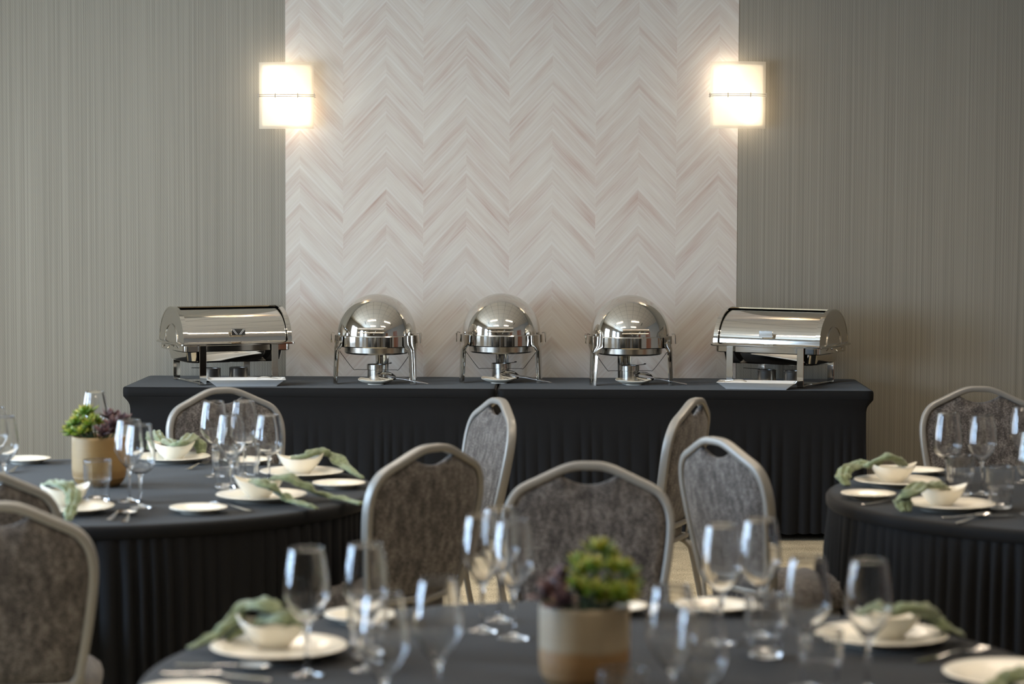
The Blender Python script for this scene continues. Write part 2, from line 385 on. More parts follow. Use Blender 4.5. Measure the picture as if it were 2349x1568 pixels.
# ------------------------------------------------------------------ wall sconces
def sconce(x, z, label):
    t = thing('wall_sconce', label, 'wall lamp', (x, YW-.003, z), 0, 'pair of wall sconces')
    W, H = .286, .345
    def arc(u, dy=0, w=W): return (u*w/2, -(.075+.042*(1-u*u))-dy)
    def sheet(w, h, dy, th):
        mb = MB(); n = 17; vs = []
        for k_ in range(2):
            for zz in (-h/2, h/2):
                for i in range(n):
                    a = arc(-1+2*i/(n-1), dy+k_*th, w); vs.append((a[0], a[1], zz))
        fs = []
        for i in range(n-1):
            fs += [(i, i+1, n+i+1, n+i), (2*n+i, 3*n+i, 3*n+i+1, 2*n+i+1), (i, 2*n+i, 2*n+i+1, i+1), (n+i, n+i+1, 3*n+i+1, 3*n+i)]
        fs += [(0, n, 3*n, 2*n), (n-1, 3*n-1, 4*n-1, 2*n-1)]
        return mb.add(vs, fs)
    obj('glass_shade', sheet(W, H, 0, .004), M['shade'], t)
    obj('diffuser', sheet(W-.03, H-.03, -.012, .002), M['diffuser'], t)
    obj('back_plate', MB().box((0, -.008, 0), (.12, .016, .16), bev=.004), M['white'], t)
    for s_, (bx, bz) in enumerate(((-.045, .075), (.045, -.075))):
        bm_ = MB().tube([(bx, -.055, -bz*.25), (bx, -.055, bz*.25)], .010, 10)
        obj('lamp_holder', bm_, M['white'], t)
        for dz in (-.03, .035):
            ld = bpy.data.lights.new('bulb_light', 'POINT'); ld.energy = SCONCE_W; ld.color = (1, .83, .64); ld.shadow_soft_size = .018
            lo = bpy.data.objects.new('bulb_light', ld); COL.objects.link(lo); lo.parent = t; lo.location = (bx, -.068, bz+dz*(1 if bz > 0 else -1))
    for dz in (-.0045, .0045):
        path = [(-W/2-.003, -.004, dz)]+[(arc(-1+i/8)[0]*1.02, arc(-1+i/8)[1]-.006, dz) for i in range(17)]+[(W/2+.003, -.004, dz)]
        obj('wire_band', MB().tube(path, .0013, 6), M['dark'], t)
    for u in (-1.02, -.38, .44, 1.02):
        a = arc(max(-1, min(1, u))); obj('clip', MB().box((u*W/2, a[1]-.007, 0), (.005, .006, .024), bev=.001), M['satin'], t)
sconce(-1.456, 2.209, 'lit frosted glass wall sconce above the chafing dish with the left sconce wires, window side'.replace(' with the left sconce wires', ''))
sconce(.893, 2.218, 'lit frosted glass wall sconce at the edge of the darker wall, far from the windows')

# ------------------------------------------------------------------ tables
def table_legs(t, spots, z):
    for x, y in spots: obj('leg', MB().tube([(x, y, .0), (x, y, z)], .016, 10), M['dark'], t)
def pleat(s, N_, seed, z):
    """0..1 outward push of a gathered skirt at arc position s (0..1)"""
    a = 2*pi*s
    ph = N_*a/2+.9*sin(7*a+seed)+.7*sin(13*a+2.1*seed)+.35*sin(29*a+seed*3)+.12*sin(3*a)*z*6
    return abs(sin(ph))**.75*(.72+.28*sin(11*a+seed*1.7))
def buffet(x0, x1, label):
    ya, yb, zt = 11.853, 12.637, .745
    cx, cy = (x0+x1)/2, (ya+yb)/2; hx, hy = (x1-x0)/2, (yb-ya)/2
    t = thing('buffet_table', label, 'table', (cx, cy, 0), 0, 'pair of buffet tables')
    obj('tabletop', MB().box((0, 0, .722), (2*hx-.03, 2*hy-.03, .03), bev=.02), M['wood'], t)
    table_legs(t, [(sx*(hx-.2), sy*(hy-.12)) for sx in (-1, 1) for sy in (-1, 1)], .71)
    r = .035; per = []
    def corner(cxx, cyy, a0):
        return [(cxx+r*cos(a0+pi/2*i/6), cyy+r*sin(a0+pi/2*i/6), cos(a0+pi/2*i/6), sin(a0+pi/2*i/6)) for i in range(7)]
    def line(a, b, n, nx, ny): return [(a[0]+(b[0]-a[0])*i/n, a[1]+(b[1]-a[1])*i/n, nx, ny) for i in range(1, n)]
    X, Y = hx-r, hy-r
    per += line((-X, -hy), (X, -hy), 330, 0, -1)+corner(X, -Y, -pi/2)+line((hx, -Y), (hx, Y), 100, 1, 0)+corner(X, Y, 0)
    per += line((X, hy), (-X, hy), 60, 0, 1)+corner(-X, Y, pi/2)+line((-hx, Y), (-hx, -Y), 100, -1, 0)+corner(-X, -Y, pi)
    n = len(per); mb = MB(); rows = [(.0, .745, .03), (.0, .7455, .012), (0, .744, .004), (0, .738, 0), (0, .720, -.001), (0, .702, 0), (0, .697, .004)]
    vs = []; sag = random.Random(label).random()*6
    for p in per:
        for _, z, ins in rows: vs.append((p[0]-p[2]*ins, p[1]-p[3]*ins, z+(.0015*sin(p[0]*9+sag) if z < .7 else 0)))
    k = len(rows); fs = []
    for i in range(n):
        j = (i+1) % n
        for q_ in range(k-1): fs.append((i*k+q_, i*k+q_+1, j*k+q_+1, j*k+q_))
    mb.add(vs, fs); top = [(p[0]-p[2]*.03, p[1]-p[3]*.03, .745) for p in per]; mb.add(top, [tuple(range(n))])
    cl = obj('table_cover', mb, M['cloth'], t, angle=60)
    # skirt
    mb = MB(); zs = [.700, .694, .686, .672, .655, .635, .61, .585, .55, .50, .44, .36, .28, .20, .12, .04]; vs = []
    cum = [0]
    for i in range(1, n): cum.append(cum[-1]+hypot(per[i][0]-per[i-1][0], per[i][1]-per[i-1][1]))
    Ltot = cum[-1]
    for i, p in enumerate(per):
        crn = min(1, (abs(p[0])/hx)**14*.9+(.0)); s = cum[i]/Ltot
        for z in zs:
            h = max(0, min(1, (.700-z)/.07)); h = h*h*(3-2*h); h = h**.6
            ins = h*(.014+.034*crn)-.02*(max(0, .60-z)/.56)*crn
            g = max(0, (.60-z)/.56)**1.1; g2 = pleat(s, 84, sag, z)
            d = -ins+g*.032*(g2-.45)
            vs.append((p[0]+p[2]*d, p[1]+p[3]*d, z-(.008*g2 if z < .05 else 0)))
    k = len(zs); fs = []
    for i in range(n):
        j = (i+1) % n
        for q_ in range(k-1): fs.append((i*k+q_, i*k+q_+1, j*k+q_+1, j*k+q_))
    mb.add(vs, fs); obj('ruffled_skirt', mb, M['skirt'], cl, angle=180)
    return t
buffet(-2.182, -.338, 'long buffet table in black ruffled cover, nearer the windows, left of the seam')
buffet(-.330, 1.518, 'long buffet table in black ruffled cover, the one away from the windows')

def round_table(cx, cy, R, label, seed, dent=None):
    t = thing('round_banquet_table', label, 'table', (cx, cy, 0), 0, 'round tables set for guests')
    obj('tabletop', MB().cyl((0, 0, .708), R-.012, .03, 72), M['wood'], t)
    table_legs(t, [(.42*sx, .42*sy) for sx in (-1, 1) for sy in (-1, 1)], .71)
    pr = [(0, .745), (R*.5, .745), (R-.03, .745), (R-.014, .7445), (R-.005, .7415), (R-.0005, .735), (R, .725), (R-.001, .712), (R-.006, .706)]
    cl = obj('table_cover', MB().lathe(pr, 144), M['cloth'], t, angle=180)
    zs = [.712, .706, .698, .685, .66, .62, .56, .48, .38, .28, .18, .09, .012]; n = 1080
    def fn(i, j):
        a = 2*pi*i; z = zs[round(j*(len(zs)-1))]; dn = (.712-z)/.70
        g = min(1, .35+dn*3)*(.65+.35*dn) if z < .705 else .12
        r = R-.014+g*.044*(pleat(i, 118, seed, z)-.35)+.012*dn
        if dent:
            for da, w_, dep in dent:
                q_ = abs((a-da+pi) % (2*pi)-pi)/w_
                if q_ < 1: r -= dep*min(1, (1-q_)*3)*min(1, max(0, (.66-z)/.1))
        return (r*cos(a), r*sin(a), z)
    obj('ruffled_skirt', MB().grid(n, len(zs), fn, cu=True), M['skirt'], cl, angle=180)
    return t
TL, TR, TF = (-1.52, 7.78), (1.748, 7.72), (.08, 4.77)

# ------------------------------------------------------------------ banquet chair (faces +y)
def build_chair():
    t = thing('banquet_chair', '', 'chair')
    def yb(z, x=0): return -.200-(z-.47)*.178+.22*x*x
    ztop = .95
    half = [(0, 0), (.035, .001), (.066, .008), (.100, .022), (.145, .043), (.188, .063), (.213, .083), (.232, .114), (.242, .155), (.242, .205), (.233, .28), (.220, .36), (.208, .42), (.200, .455), (.180, .480), (.150, .488), (.08, .490), (0, .490)]
    pts = [(x, d) for x, d in half]+[(-x, d) for x, d in half[-2:0:-1]]
    P = catmull([(x, d, 0) for x, d in pts], 4, True)
    w_ = .0115
    cen = []                                        # centre line of the tube: outline moved in by half its width
    nP = len(P); 
    def inward(i):
        a = P[(i+1) % nP]-P[i-1]; nrm = Vector((-a.y, a.x, 0)); nrm.normalize(); return nrm
    for i in range(nP):
        c = P[i]+inward(i)*w_; cen.append((c.x, yb(ztop-c.y, c.x), ztop-c.y))
    # rounded rectangular section: .026 across the face, .034 deep
    sec = []
    for sx, sy in ((1, 1), (-1, 1), (-1, -1), (1, -1)):
        for k_ in range(3):
            a = (0 if sx*sy > 0 else pi/2)+{(1, 1): 0, (-1, 1): 0, (-1, -1): pi, (1, -1): pi}[(sx, sy)]+pi/4*k_
            sec.append((sx*(.017-.006)+.006*cos(a), sy*(.0115-.006)+.006*sin(a)))
    vs = []; k = len(sec)
    Cn = [Vector(c) for c in cen]
    for i in range(nP):
        tg = (Cn[(i+1) % nP]-Cn[i-1]).normalized(); dep = Vector((0, -1, -.178*0)); dep = (dep-tg*dep.dot(tg)).normalized(); wd = tg.cross(dep)
        for sx, sy in sec: vs.append(Cn[i]+dep*sx+wd*sy)
    fs = [(i*k+q_, i*k+(q_+1) % k, ((i+1) % nP)*k+(q_+1) % k, ((i+1) % nP)*k+q_) for i in range(nP) for q_ in range(k)]
    bf = obj('back_frame', MB().add(vs, fs), M['frame'], t, angle=50)
    # upholstered pad with the hand hole left open above it
    inner = []
    for i in range(nP):
        c = P[i]+inward(i)*.021; inner.append((c.x, c.y))
    out = []
    for x, d in inner:
        if abs(x) < .082 and d < .2: d = max(d, .064-.028*(x/.082)**2)
        out.append((x, d))
    cxy = (0, .26); rings = [(1.0, 0), (.985, .008), (.95, .014), (.86, .018), (.6, .021), (.3, .022)]
    mb = MB()
    for sgn in (1, -1):
        vs = []
        for sc_, th in rings:
            for x, d in out:
                X, D = cxy[0]+(x-cxy[0])*sc_, cxy[1]+(d-cxy[1])*sc_; z = ztop-D
                vs.append((X, yb(z, X)+sgn*(th+(.0 if th else 0)), z))
        vs.append((0, yb(ztop-.26)+sgn*.022, ztop-.26)); n = len(out); fs = []
        for r_ in range(len(rings)-1):
            for i in range(n): j = (i+1) % n; fs.append((r_*n+i, r_*n+j, (r_+1)*n+j, (r_+1)*n+i))
        for i in range(n): fs.append(((len(rings)-1)*n+i, (len(rings)-1)*n+(i+1) % n, len(rings)*n))
        mb.add(vs, fs)
    obj('backrest', mb, M['tweed'], t, angle=60)
    # seat cushion
    def seat(i, j):
        a = 2*pi*i; c, s_ = cos(a), sin(a); e = .42
        ux, uy = math.copysign(abs(c)**e, c), math.copysign(abs(s_)**e, s_)
        k_ = [(0, .415), (.9, .415), (.985, .420), (1.0, .437), (1.0, .452), (.975, .470), (.90, .484), (.7, .494), (.35, .499), (0, .500)][round(j*9)]
        return (ux*.222*k_[0]*(1-.05*(uy < 0)*abs(uy)), .012+uy*.208*k_[0], k_[1])
    obj('seat', MB().grid(64, 10, seat, cu=True), M['tweed'], t, angle=70)
    obj('seat_frame', MB().tube([(sx*.195, y, .407) for sx, y in ((-1, -.19), (1, -.19), (1, .195), (-1, .195))], .011, 8, True), M['frame'], t)
    for sx in (-1, 1):
        f = catmull([(sx*.195, .02, .398), (sx*.196, .13, .397), (sx*.197, .155, .392), (sx*.199, .182, .372), (sx*.201, .194, .335), (sx*.208, .206, .17), (sx*.214, .216, .0)], 5)
        b = catmull([(sx*.195, .02, .398), (sx*.196, -.12, .397), (sx*.197, -.165, .392), (sx*.199, -.197, .372), (sx*.201, -.212, .335), (sx*.208, -.245, .17), (sx*.214, -.285, .0)], 5)
        obj('leg', MB().tube(f, .0115, 10), M['frame'], t); obj('leg', MB().tube(b, .0115, 10), M['frame'], t)
        obj('bracket', MB().sweep([(sx*.190, -.19, .40), (sx*.192, -.200, .50)], [(-.012, -.003), (.012, -.003), (.012, .003), (-.012, .003)]), M['frame'], t)
    return Kind(t)
CH_ = build_chair()
def chair(px, py, fx, fy, label, group='banquet chairs around the round tables'):
    P = at(px, py, .95); l = hypot(fx, fy); fx, fy = fx/l, fy/l
    return CH_.put(label, (P.x+.285*fx, P.y+.285*fy, 0), atan2(-fx, fy), group)
c8 = at(-70, 1082, .95)
chair(509, 888, .50, -.87, 'grey chair facing the room behind the cluster of wine glasses of the window-side table')
chair(1145, 912, -.93, -.36, 'slim-looking chair turned sideways, blue daylight on its fabric, under the middle round chafer')
chair(1598, 912, -.94, .34, 'turned chair with brownish fabric partly hidden by the bluish chair in front')
chair(1640, 1002, .86, .50, 'bluish chair seen from behind, overlapping the edge of the centre chair')
chair(1350, 1058, 0, -1, 'wide brown-grey chair facing the camera behind the nearest succulent pot')
chair(996, 1018, -.74, .67, 'darkest grey chair seen from behind, between window-side round table and centre chair')
chair(-10, 1150, -.10, 1, 'large brown chair back at the bottom corner, nearest the camera')
chair(-62, 1076, -.30, 1, 'chair half out of view, behind the large brown chair back')
chair(2246, 885, .06, -1, 'chair facing the room beside the wall, on the door side, behind three wine glasses')
c8r = (c8.x-.1, c8.y+.285)
round_table(*TL, .915, 'round table in black ruffled cover on the window side, with ochre succulent pot', 1.3, [(radians(255), .36, .40)])
round_table(*TR, .905, 'round table in black ruffled cover cut by the edge of view on the door side', 4.1)
round_table(*TF, .92, 'nearest round table in black cover, with two-tone succulent pot', 2.2)

# ------------------------------------------------------------------ round roll-top chafing dish (front = -y)
def build_round():
    t = thing('round_chafing_dish', '', 'chafing dish')
    R = .200; zc = .243
    prof = [(R*cos(a), zc+.002+R*1.03*sin(a)) for a in [pi/2*i/26 for i in range(27)]]; prof[-1] = (0, prof[-1][1])
    inn = [(max(0, r-.003), z-.003) for r, z in prof[::-1]]
    d = obj('dome_lid', MB().lathe(prof+inn, 96), M['mirror'], t, angle=60)
    mb = MB().tube([(-.066, -.226, .284), (.066, -.226, .284)], .0075, 12).tube([(-.066, -.222, .266), (.066, -.222, .266)], .003, 8)
    for sx in (-1, 1): mb.tube([(sx*.03, -.226, .284), (sx*.012, -.208, .256), (sx*.012, -.19, .256)], .003, 8)
    obj('handle', mb, M['satin'], d)
    obj('ring_band', MB().lathe([(.198, .190), (.207, .188), (.2085, .192), (.2085, .242), (.207, .246), (.198, .247)], 96, closed=True), M['mirror'], t, angle=12)
    obj('water_pan', MB().lathe([(0, .148), (.150, .149), (.160, .152), (.1645, .158), (.1655, .192), (.199, .194), (.199, .2), (.166, .2), (.158, .162), (0, .156)], 72), M['brushed'], t, angle=14)
    for ang in (206, 334, 90):
        a0 = radians(ang); vs = []; nz, nu = 16, 9
        for s_ in range(2):
            for i in range(nz):
                z = .245*i/(nz-1); wd = .058+.016*(z/.245)+.06*min(1, max(0, (z-.160)/.035))**2
                rr = .2135-.003*s_+.010*(1-z/.245)
                for j in range(nu):
                    u = -1+2*j/(nu-1); a = a0+u*wd/2/.21; bow = .006*(1-u*u)*(1-.8*(z > .19))
                    vs.append(((rr+bow)*cos(a), (rr+bow)*sin(a), z))
        fs = []; o = nz*nu
        for i in range(nz-1):
            for j in range(nu-1):
                q_ = i*nu+j; fs += [(q_, q_+1, q_+nu+1, q_+nu), (o+q_, o+q_+nu, o+q_+nu+1, o+q_+1)]
            fs += [(i*nu, i*nu+nu, o+i*nu+nu, o+i*nu), (i*nu+nu-1, o+i*nu+nu-1, o+i*nu+2*nu-1, i*nu+2*nu-1)]
        for j in range(nu-1): fs += [(j, o+j, o+j+1, j+1), ((nz-1)*nu+j, (nz-1)*nu+j+1, o+(nz-1)*nu+j+1, o+(nz-1)*nu+j)]
        lg = obj('leg', MB().add(vs, fs), M['mirror'], t, angle=50)
        a0 = a0 if ang == 90 else radians(188 if ang < 270 else 352)
        er = MB().sweep([((.212+.0)*cos(a0), .212*sin(a0), .252), (.226*cos(a0), .226*sin(a0), .256), (.2295*cos(a0), .2295*sin(a0), .248), (.2295*cos(a0), .2295*sin(a0), .205)], [(-.022, -.0015), (.022, -.0015), (.022, .0015), (-.022, .0015)])
        obj('hook', er, M['mirror'], lg, angle=30)
    wpath = catmull([(-.195, -.055, .19), (-.185, -.05, .165), (-.12, -.03, .075), (-.105, -.025, .068)], 4)+[Vector((.105, -.025, .068))]+catmull([(.105, -.025, .068), (.12, -.03, .075), (.185, -.05, .165), (.195, -.055, .19)], 4)
    obj('wire_bracket', MB().tube(wpath, .0016, 6), M['dark'], t)
    f = obj('fuel_holder', MB().lathe([(0, .004), (.050, .004), (.050, 0), (.053, 0), (.053, .006), (.048, .010), (.048, .066), (.051, .068), (.051, .092), (.049, .094), (.046, .092), (.046, .07), (0, .068)], 40), M['brushed'], t, angle=40)
    obj('lever', MB().tube([(.03, -.02, .095), (.075, -.03, .101)], .0022, 6).box((.074, -.03, .103), (.012, .008, .006), bev=.001), M['dark'], f)
    return Kind(t)
KR = build_round(); ZT = .7455
KR.put('round domed chafing dish of polished steel closest to the window side of the buffet', (-.951, 12.215, ZT), radians(-3), 'round roll-top chafing dishes')
KR.put('round domed chafing dish of polished steel in the middle of the buffet', (-.324, 12.345, ZT), 0, 'round roll-top chafing dishes')
KR.put('round domed chafing dish of polished steel next to the oblong dish away from the windows', (.329, 12.235, ZT), radians(6), 'round roll-top chafing dishes')

# ------------------------------------------------------------------ oblong roll-top chafing dish
def rrect(hx, hy, r, n=5):
    o = []
    for cx, cy, a0 in ((hx-r, hy-r, 0), (-hx+r, hy-r, pi/2), (-hx+r, -hy+r, pi), (hx-r, -hy+r, 1.5*pi)):
        for i in range(n+1): a = a0+pi/2*i/n; o.append((cx+r*cos(a), cy+r*sin(a)))
    return o
def loft(levels):
    """levels: (hx, hy, r, z) closed at both ends"""
    mb = MB(); vs = []; n = None
    for hx, hy, r, z in levels:
        c = rrect(hx, hy, r); n = len(c); vs += [(x, y, z) for x, y in c]
    fs = [(k*n+i, k*n+(i+1) % n, (k+1)*n+(i+1) % n, (k+1)*n+i) for k in range(len(levels)-1) for i in range(n)]
    fs += [tuple(range(n-1, -1, -1)), tuple((len(levels)-1)*n+i for i in range(n))]
    return mb.add(vs, fs)
def build_oblong(side):
    t = thing('oblong_chafing_dish', '', 'chafing dish')
    L, W = .285, .205
    def arc(a, k=1.0): return (-W*.97*k*cos(a), .212+.172*k*sin(a))     # front (-y) over the top to the back
    def shell(x0, x1, k0, k1, a0=0, a1=pi, n=28):
        mb = MB(); vs = []
        for x in (x0, x1):
            for k in (k0, k1):
                for i in range(n):
                    y, z = arc(a0+(a1-a0)*i/(n-1), k); vs.append((x, y, z))
        fs = []
        for i in range(n-1):
            fs += [(i, 2*n+i, 2*n+i+1, i+1), (n+i, n+i+1, 3*n+i+1, 3*n+i), (i, i+1, n+i+1, n+i), (2*n+i, 3*n+i, 3*n+i+1, 2*n+i+1)]
        fs += [(0, n, 3*n, 2*n), (n-1, 3*n-1, 4*n-1, 2*n-1)]
        return mb.add(vs, fs)
    lid = obj('roll_lid', shell(-L+.022, L-.022, .925, .935), M['mirror'], t, angle=50)
    hb = MB().box((0, -.2005, .262), (.072, .004, .034), bev=.001); hb.box((0, -.192, .247), (.05, .02, .004))
    h = obj('handle', hb, M['mirror'], lid, smooth=False)
    mk = MB()
    for s_ in (-1, 1):
        for o_ in (0, .007): mk.tube([(s_*(.004+o_*1.0), -.2032, .249), (s_*(.026+o_), -.2032, .276)], .0008, 4)
    obj('handle_mark', mk, M['white'], h)
    bar = obj('rear_cover', shell(-L+.01, L-.01, .985, 1.0, pi*.5, pi), M['brushed'], t, angle=50)
    obj('top_strip', shell(-L+.01, L-.01, .97, 1.004, pi*.475, pi*.51, 4), M['mirror'], t, angle=30)
    for sx in (-1, 1):
        n = 28; vs = []
        for x in (sx*L, sx*(L-.004)):
            for i in range(n): y, z = arc(pi*i/(n-1), .99); vs.append((x, y, z))
        fs = [tuple(range(n)), tuple(range(2*n-1, n-1, -1))]+[(i, n+i, n+i+1, i+1) for i in range(n-1)]+[(0, n-1, 2*n-1, n)]
        e = obj('end_panel', MB().add(vs, fs), M['brushed'], t, angle=40)
        obj('end_rim', shell(sx*(L-.022) if sx > 0 else -L-.001, L+.001 if sx > 0 else -L+.022, .97, 1.01), M['mirror'], e, angle=50)
        vs = [(sx*(L+.002), arc(pi*i/20, .5)[0], arc(pi*i/20, .5)[1]) for i in range(21)]
        obj('arch_rib', MB().tube(vs, .0028, 6), M['brushed'], e)
        mb = MB(); x = sx*(L+.018)
        mb.box((sx*(L+.012), -.01, .196), (.036, .16, .004)); mb.tube([(x, -.03, .19), (x+sx*.012, -.03, .178)], .004, 8).tube([(x, .05, .19), (x+sx*.012, .05, .182)], .004, 8)
        obj('side_bracket', mb, M['brushed'], t, angle=30)
    obj('rim_flange', loft([(L+.012, W+.008, .02, .196), (L+.016, W+.012, .02, .199), (L+.016, W+.012, .02, .205), (L+.004, W-.001, .02, .213), (L-.02, W-.02, .02, .213)]), M['mirror'], t, angle=40)
    obj('water_pan', loft([(L-.07, W-.07, .03, .106), (L-.05, W-.05, .04, .108), (L-.038, W-.038, .045, .118), (L-.030, W-.030, .045, .160), (L-.029, W-.029, .045, .163), (L-.006, W-.012, .03, .164), (L-.002, W-.006, .03, .168), (L-.002, W-.006, .03, .197)]), M['mirror'], t, angle=40)
    for sx in (-1, 1):
        for sy in (-1, 1):
            lg = MB().sweep([(sx*.19, sy*.212, .198), (sx*.19, sy*.212, .012), (sx*.19, sy*.206, .003), (sx*.19, sy*.17, .0025)], [(-.0175, -.002), (.0175, -.002), (.0175, .002), (-.0175, .002)], up=(1, 0, 0)) if False else None
            mb = MB().box((sx*.19, sy*.212, .100), (.036, .004, .196), bev=.0015).box((sx*.19, sy*.195, .004), (.036, .034, .005), bev=.0015)
            obj('leg', mb, M['mirror'], t, angle=30)
        obj('foot_rail', MB().box((sx*.19, 0, .0065), (.03, .40, .003)), M['brushed'], t, smooth=False)
    obj('fuel_tray', MB().box((0, 0, .009), (.39, .12, .003)), M['mirror'], t, smooth=False)
    for i, x in enumerate((-.075, .07)):
        f = obj('fuel_holder', MB().lathe([(0, .010), (.045, .010), (.047, .013), (.047, .062), (.049, .066), (.047, .070), (.043, .068), (.043, .035), (0, .034)], 32, (x, 0, 0)), M['satin'], t)
        if not i: obj('lever', MB().tube([(x-.03, -.02, .072), (x-.115, -.03, .076)], .0018, 6), M['dark'], f)
    return Kind(t)
KO = build_oblong(0)
KO.put('oblong roll-top chafing dish at the window end of the buffet', (-1.727, 12.262, ZT), radians(27), 'oblong roll-top chafing dishes')
KO.put('oblong roll-top chafing dish at the door-side end of the buffet', (1.097, 12.290, ZT), radians(-27), 'oblong roll-top chafing dishes')

# ------------------------------------------------------------------ platters, saucers, tongs
def build_platter():
    o = obj('serving_platter', loft([(.150, .050, .006, 0), (.153, .053, .006, .004), (.190, .080, .008, .032), (.194, .084, .008, .034), (.192, .082, .008, .036), (.186, .076, .008, .034), (.150, .050, .006, .008)]), M['whiteceramic'], None, angle=25)
    o['category'] = 'platter'; return Kind(o)
KP = build_platter()
a, b = at(566, 884), at(1731, 886)
KP.put('long white platter in front of the window-end oblong chafing dish', (a.x, 11.985, ZT), radians(8), 'white serving platters')
KP.put('long white platter in front of the oblong chafing dish by the darker wall', (b.x, 11.965, ZT), radians(-9), 'white serving platters')
def server(loc, rz, label):
    mb = MB()
    for k_ in range(3): mb.tube(catmull([(-.09, (k_-1)*.010, .004), (-.05, (k_-1)*.014, .012), (0, (k_-1)*.012, .013), (.05, (k_-1)*.006, .008), (.10, (k_-1)*.004, .004)], 5), .003, 6)
    t = thing('serving_tongs', label, 'tongs', loc, rz, 'tongs lying on the platters'); t.scale = (.55, .9, .9); obj('arm', mb, M['chrome'], t)
    mb = MB()
    for k_ in range(4): mb.tube([(.09, -.015+.01*k_, .004), (.13, -.018+.012*k_, .007)], .0022, 6)
    obj('claw', mb, M['chrome'], t)
server((a.x+.10, 11.995, ZT+.031), radians(8), 'steel tongs lying in the platter of the window-end dish')
server((b.x-.10, 11.975, ZT+.031), radians(171), 'steel tongs lying in the platter by the darker wall')
def build_saucer():
    def fn(i, j):
        an = 2*pi*i; e = .55; c, s_ = cos(an), sin(an)
        x, y = math.copysign(abs(c)**e, c), math.copysign(abs(s_)**e, s_)
        lv = [(0, .003), (.40, .003), (.43, 0), (.46, 0), (.47, .004), (.75, .011), (.98, .020), (1, .023), (.97, .025), (.75, .016), (.45, .008), (0, .007)][round(j*11)]
        r = .088*lv[0]; cr = (abs(c*s_)*2)**2*.006*lv[0]**3
        return (x*r, y*r, lv[1]+cr)
    o = obj('square_saucer', MB().grid(56, 12, fn, cu=True), M['ceramic'], None, angle=50); o['category'] = 'saucer'; return Kind(o)
KS = build_saucer()
def build_tongs():
    t = thing('salad_tongs', '', 'tongs')
    for s_ in (-1, 1):
        # slotted scoop: ribs from a nose to the neck
        mb = MB()
        for k_ in range(5):
            u = -1+k_/2; w_ = .026*u
            mb.sweep(catmull([(-.045, w_*.45, .010+s_*.004), (-.035, w_*.9, .030+s_*.016), (-.008, w_, .034+s_*.022), (.025, w_*.75, .026+s_*.014), (.055, w_*.25, .014+s_*.004)], 5), [(-.0035, -.0008), (.0035, -.0008), (.0035, .0008), (-.0035, .0008)])
        vs = []; nu, nv = 13, 13
        for lay in (0, .0012):
            for i in range(nu):
                for j in range(nv):
                    u, v_ = -1+2*i/(nu-1), j/(nv-1); w_ = .027*(sin(pi*min(1, .12+v_*.80)))**.6
                    vs.append((-.045+.10*v_, u*w_, .014+s_*.004+(s_*(.020-lay))*sin(pi*min(1, v_*.95+.05))**.8*(1-.75*u*u)+.012*(1-v_)))
        o_ = nu*nv; fs = []
        for i in range(nu-1):
            for j in range(nv-1):
                if i in (2, 3, 8, 9) and 3 <= j <= 8: continue
                q_ = i*nv+j; fs += [(q_, q_+1, q_+nv+1, q_+nv), (o_+q_, o_+q_+nv, o_+q_+nv+1, o_+q_+1)]
        mb = MB().add(vs, fs)
        obj('scoop', mb, M['chrome'], t, angle=60)
        obj('arm', MB().sweep(catmull([(.05, 0, .014+s_*.004), (.09, s_*.003, .010+s_*.003), (.14, s_*.010, .000+s_*.001), (.19, s_*.012, -.010), (.215, s_*.004, -.015)], 5), [(-.005, -.0011), (.005, -.0011), (.005, .0011), (-.005, .0011)]), M['chrome'], t, angle=30)
    return Kind(t)
KT = build_tongs()
for px, py, wd in ((861, 882, 'nearest the windows'), (1144, 879, 'in the middle, over the table seam'), (1453, 883, 'furthest from the windows')):
    p_ = at(px, py); KS.put('small square white saucer before the round chafer '+wd, (p_.x, p_.y+.02, ZT), radians(8), 'square saucers for the tongs')
    KT.put('slotted steel salad tongs resting on the saucer '+wd, (p_.x+.055, p_.y+.01, ZT+.022), radians(-10), 'salad tongs')

# ------------------------------------------------------------------ crockery
def plate_kind(name, R, h, cat, lip=.004):
    pr = [(0, .003), (R*.55, .003), (R*.57, 0), (R*.60, 0), (R*.62, .004), (R*.80, h*.55), (R*.985, h-.002), (R, h), (R*.985, h+.0018), (R*.80, h*.55+.004), (R*.66, .009), (R*.60, .0065), (0, .006)]
    o = obj(name, MB().lathe(pr, 64), M['ceramic'], None, angle=80); o['category'] = cat; return Kind(o)
KD = plate_kind('dinner_plate', .1425, .022, 'plate'); KB = plate_kind('bread_plate', .087, .018, 'plate')
def build_bowl():
    lv = [(0, .003), (.34, .003), (.36, 0), (.40, 0), (.42, .004), (.62, .018), (.80, .034), (.93, .050), (.99, .062), (1, .0645), (.985, .065), (.95, .062), (.88, .048), (.74, .032), (.52, .014), (.3, .008), (0, .007)]
    def fn(i, j):
        a = 2*pi*i; c, s_ = cos(a), sin(a); k, z = lv[round(j*16)]; p_ = k**3
        x = .080*k*math.copysign(abs(c)**(1-.12*p_), c); y = .056*k*math.copysign(abs(s_)**(1+.5*p_), s_)
        return (x, y, z*(.80+.27*abs(c)**3) if z > .01 else z)
    o = obj('boat_shaped_bowl', MB().grid(72, 17, fn, cu=True), M['ceramic'], None, angle=80); o['category'] = 'bowl'; return Kind(o)
KW = build_bowl()
ZB = ZT+.006
def dinner(px, py, label): p_ = at(px, py, .766); return KD.put(label, (p_.x, p_.y, ZT), 0, 'dinner plates on the round tables')
def bread(px, py, label): p_ = at(px, py, .762); return KB.put(label, (p_.x, p_.y, ZT), 0, 'bread plates on the round tables')
def bowl(px, py, rz, label): p_ = at(px, py, ZB); return KW.put(label, (p_.x, p_.y, ZB), radians(rz), 'boat-shaped bowls on the dinner plates')
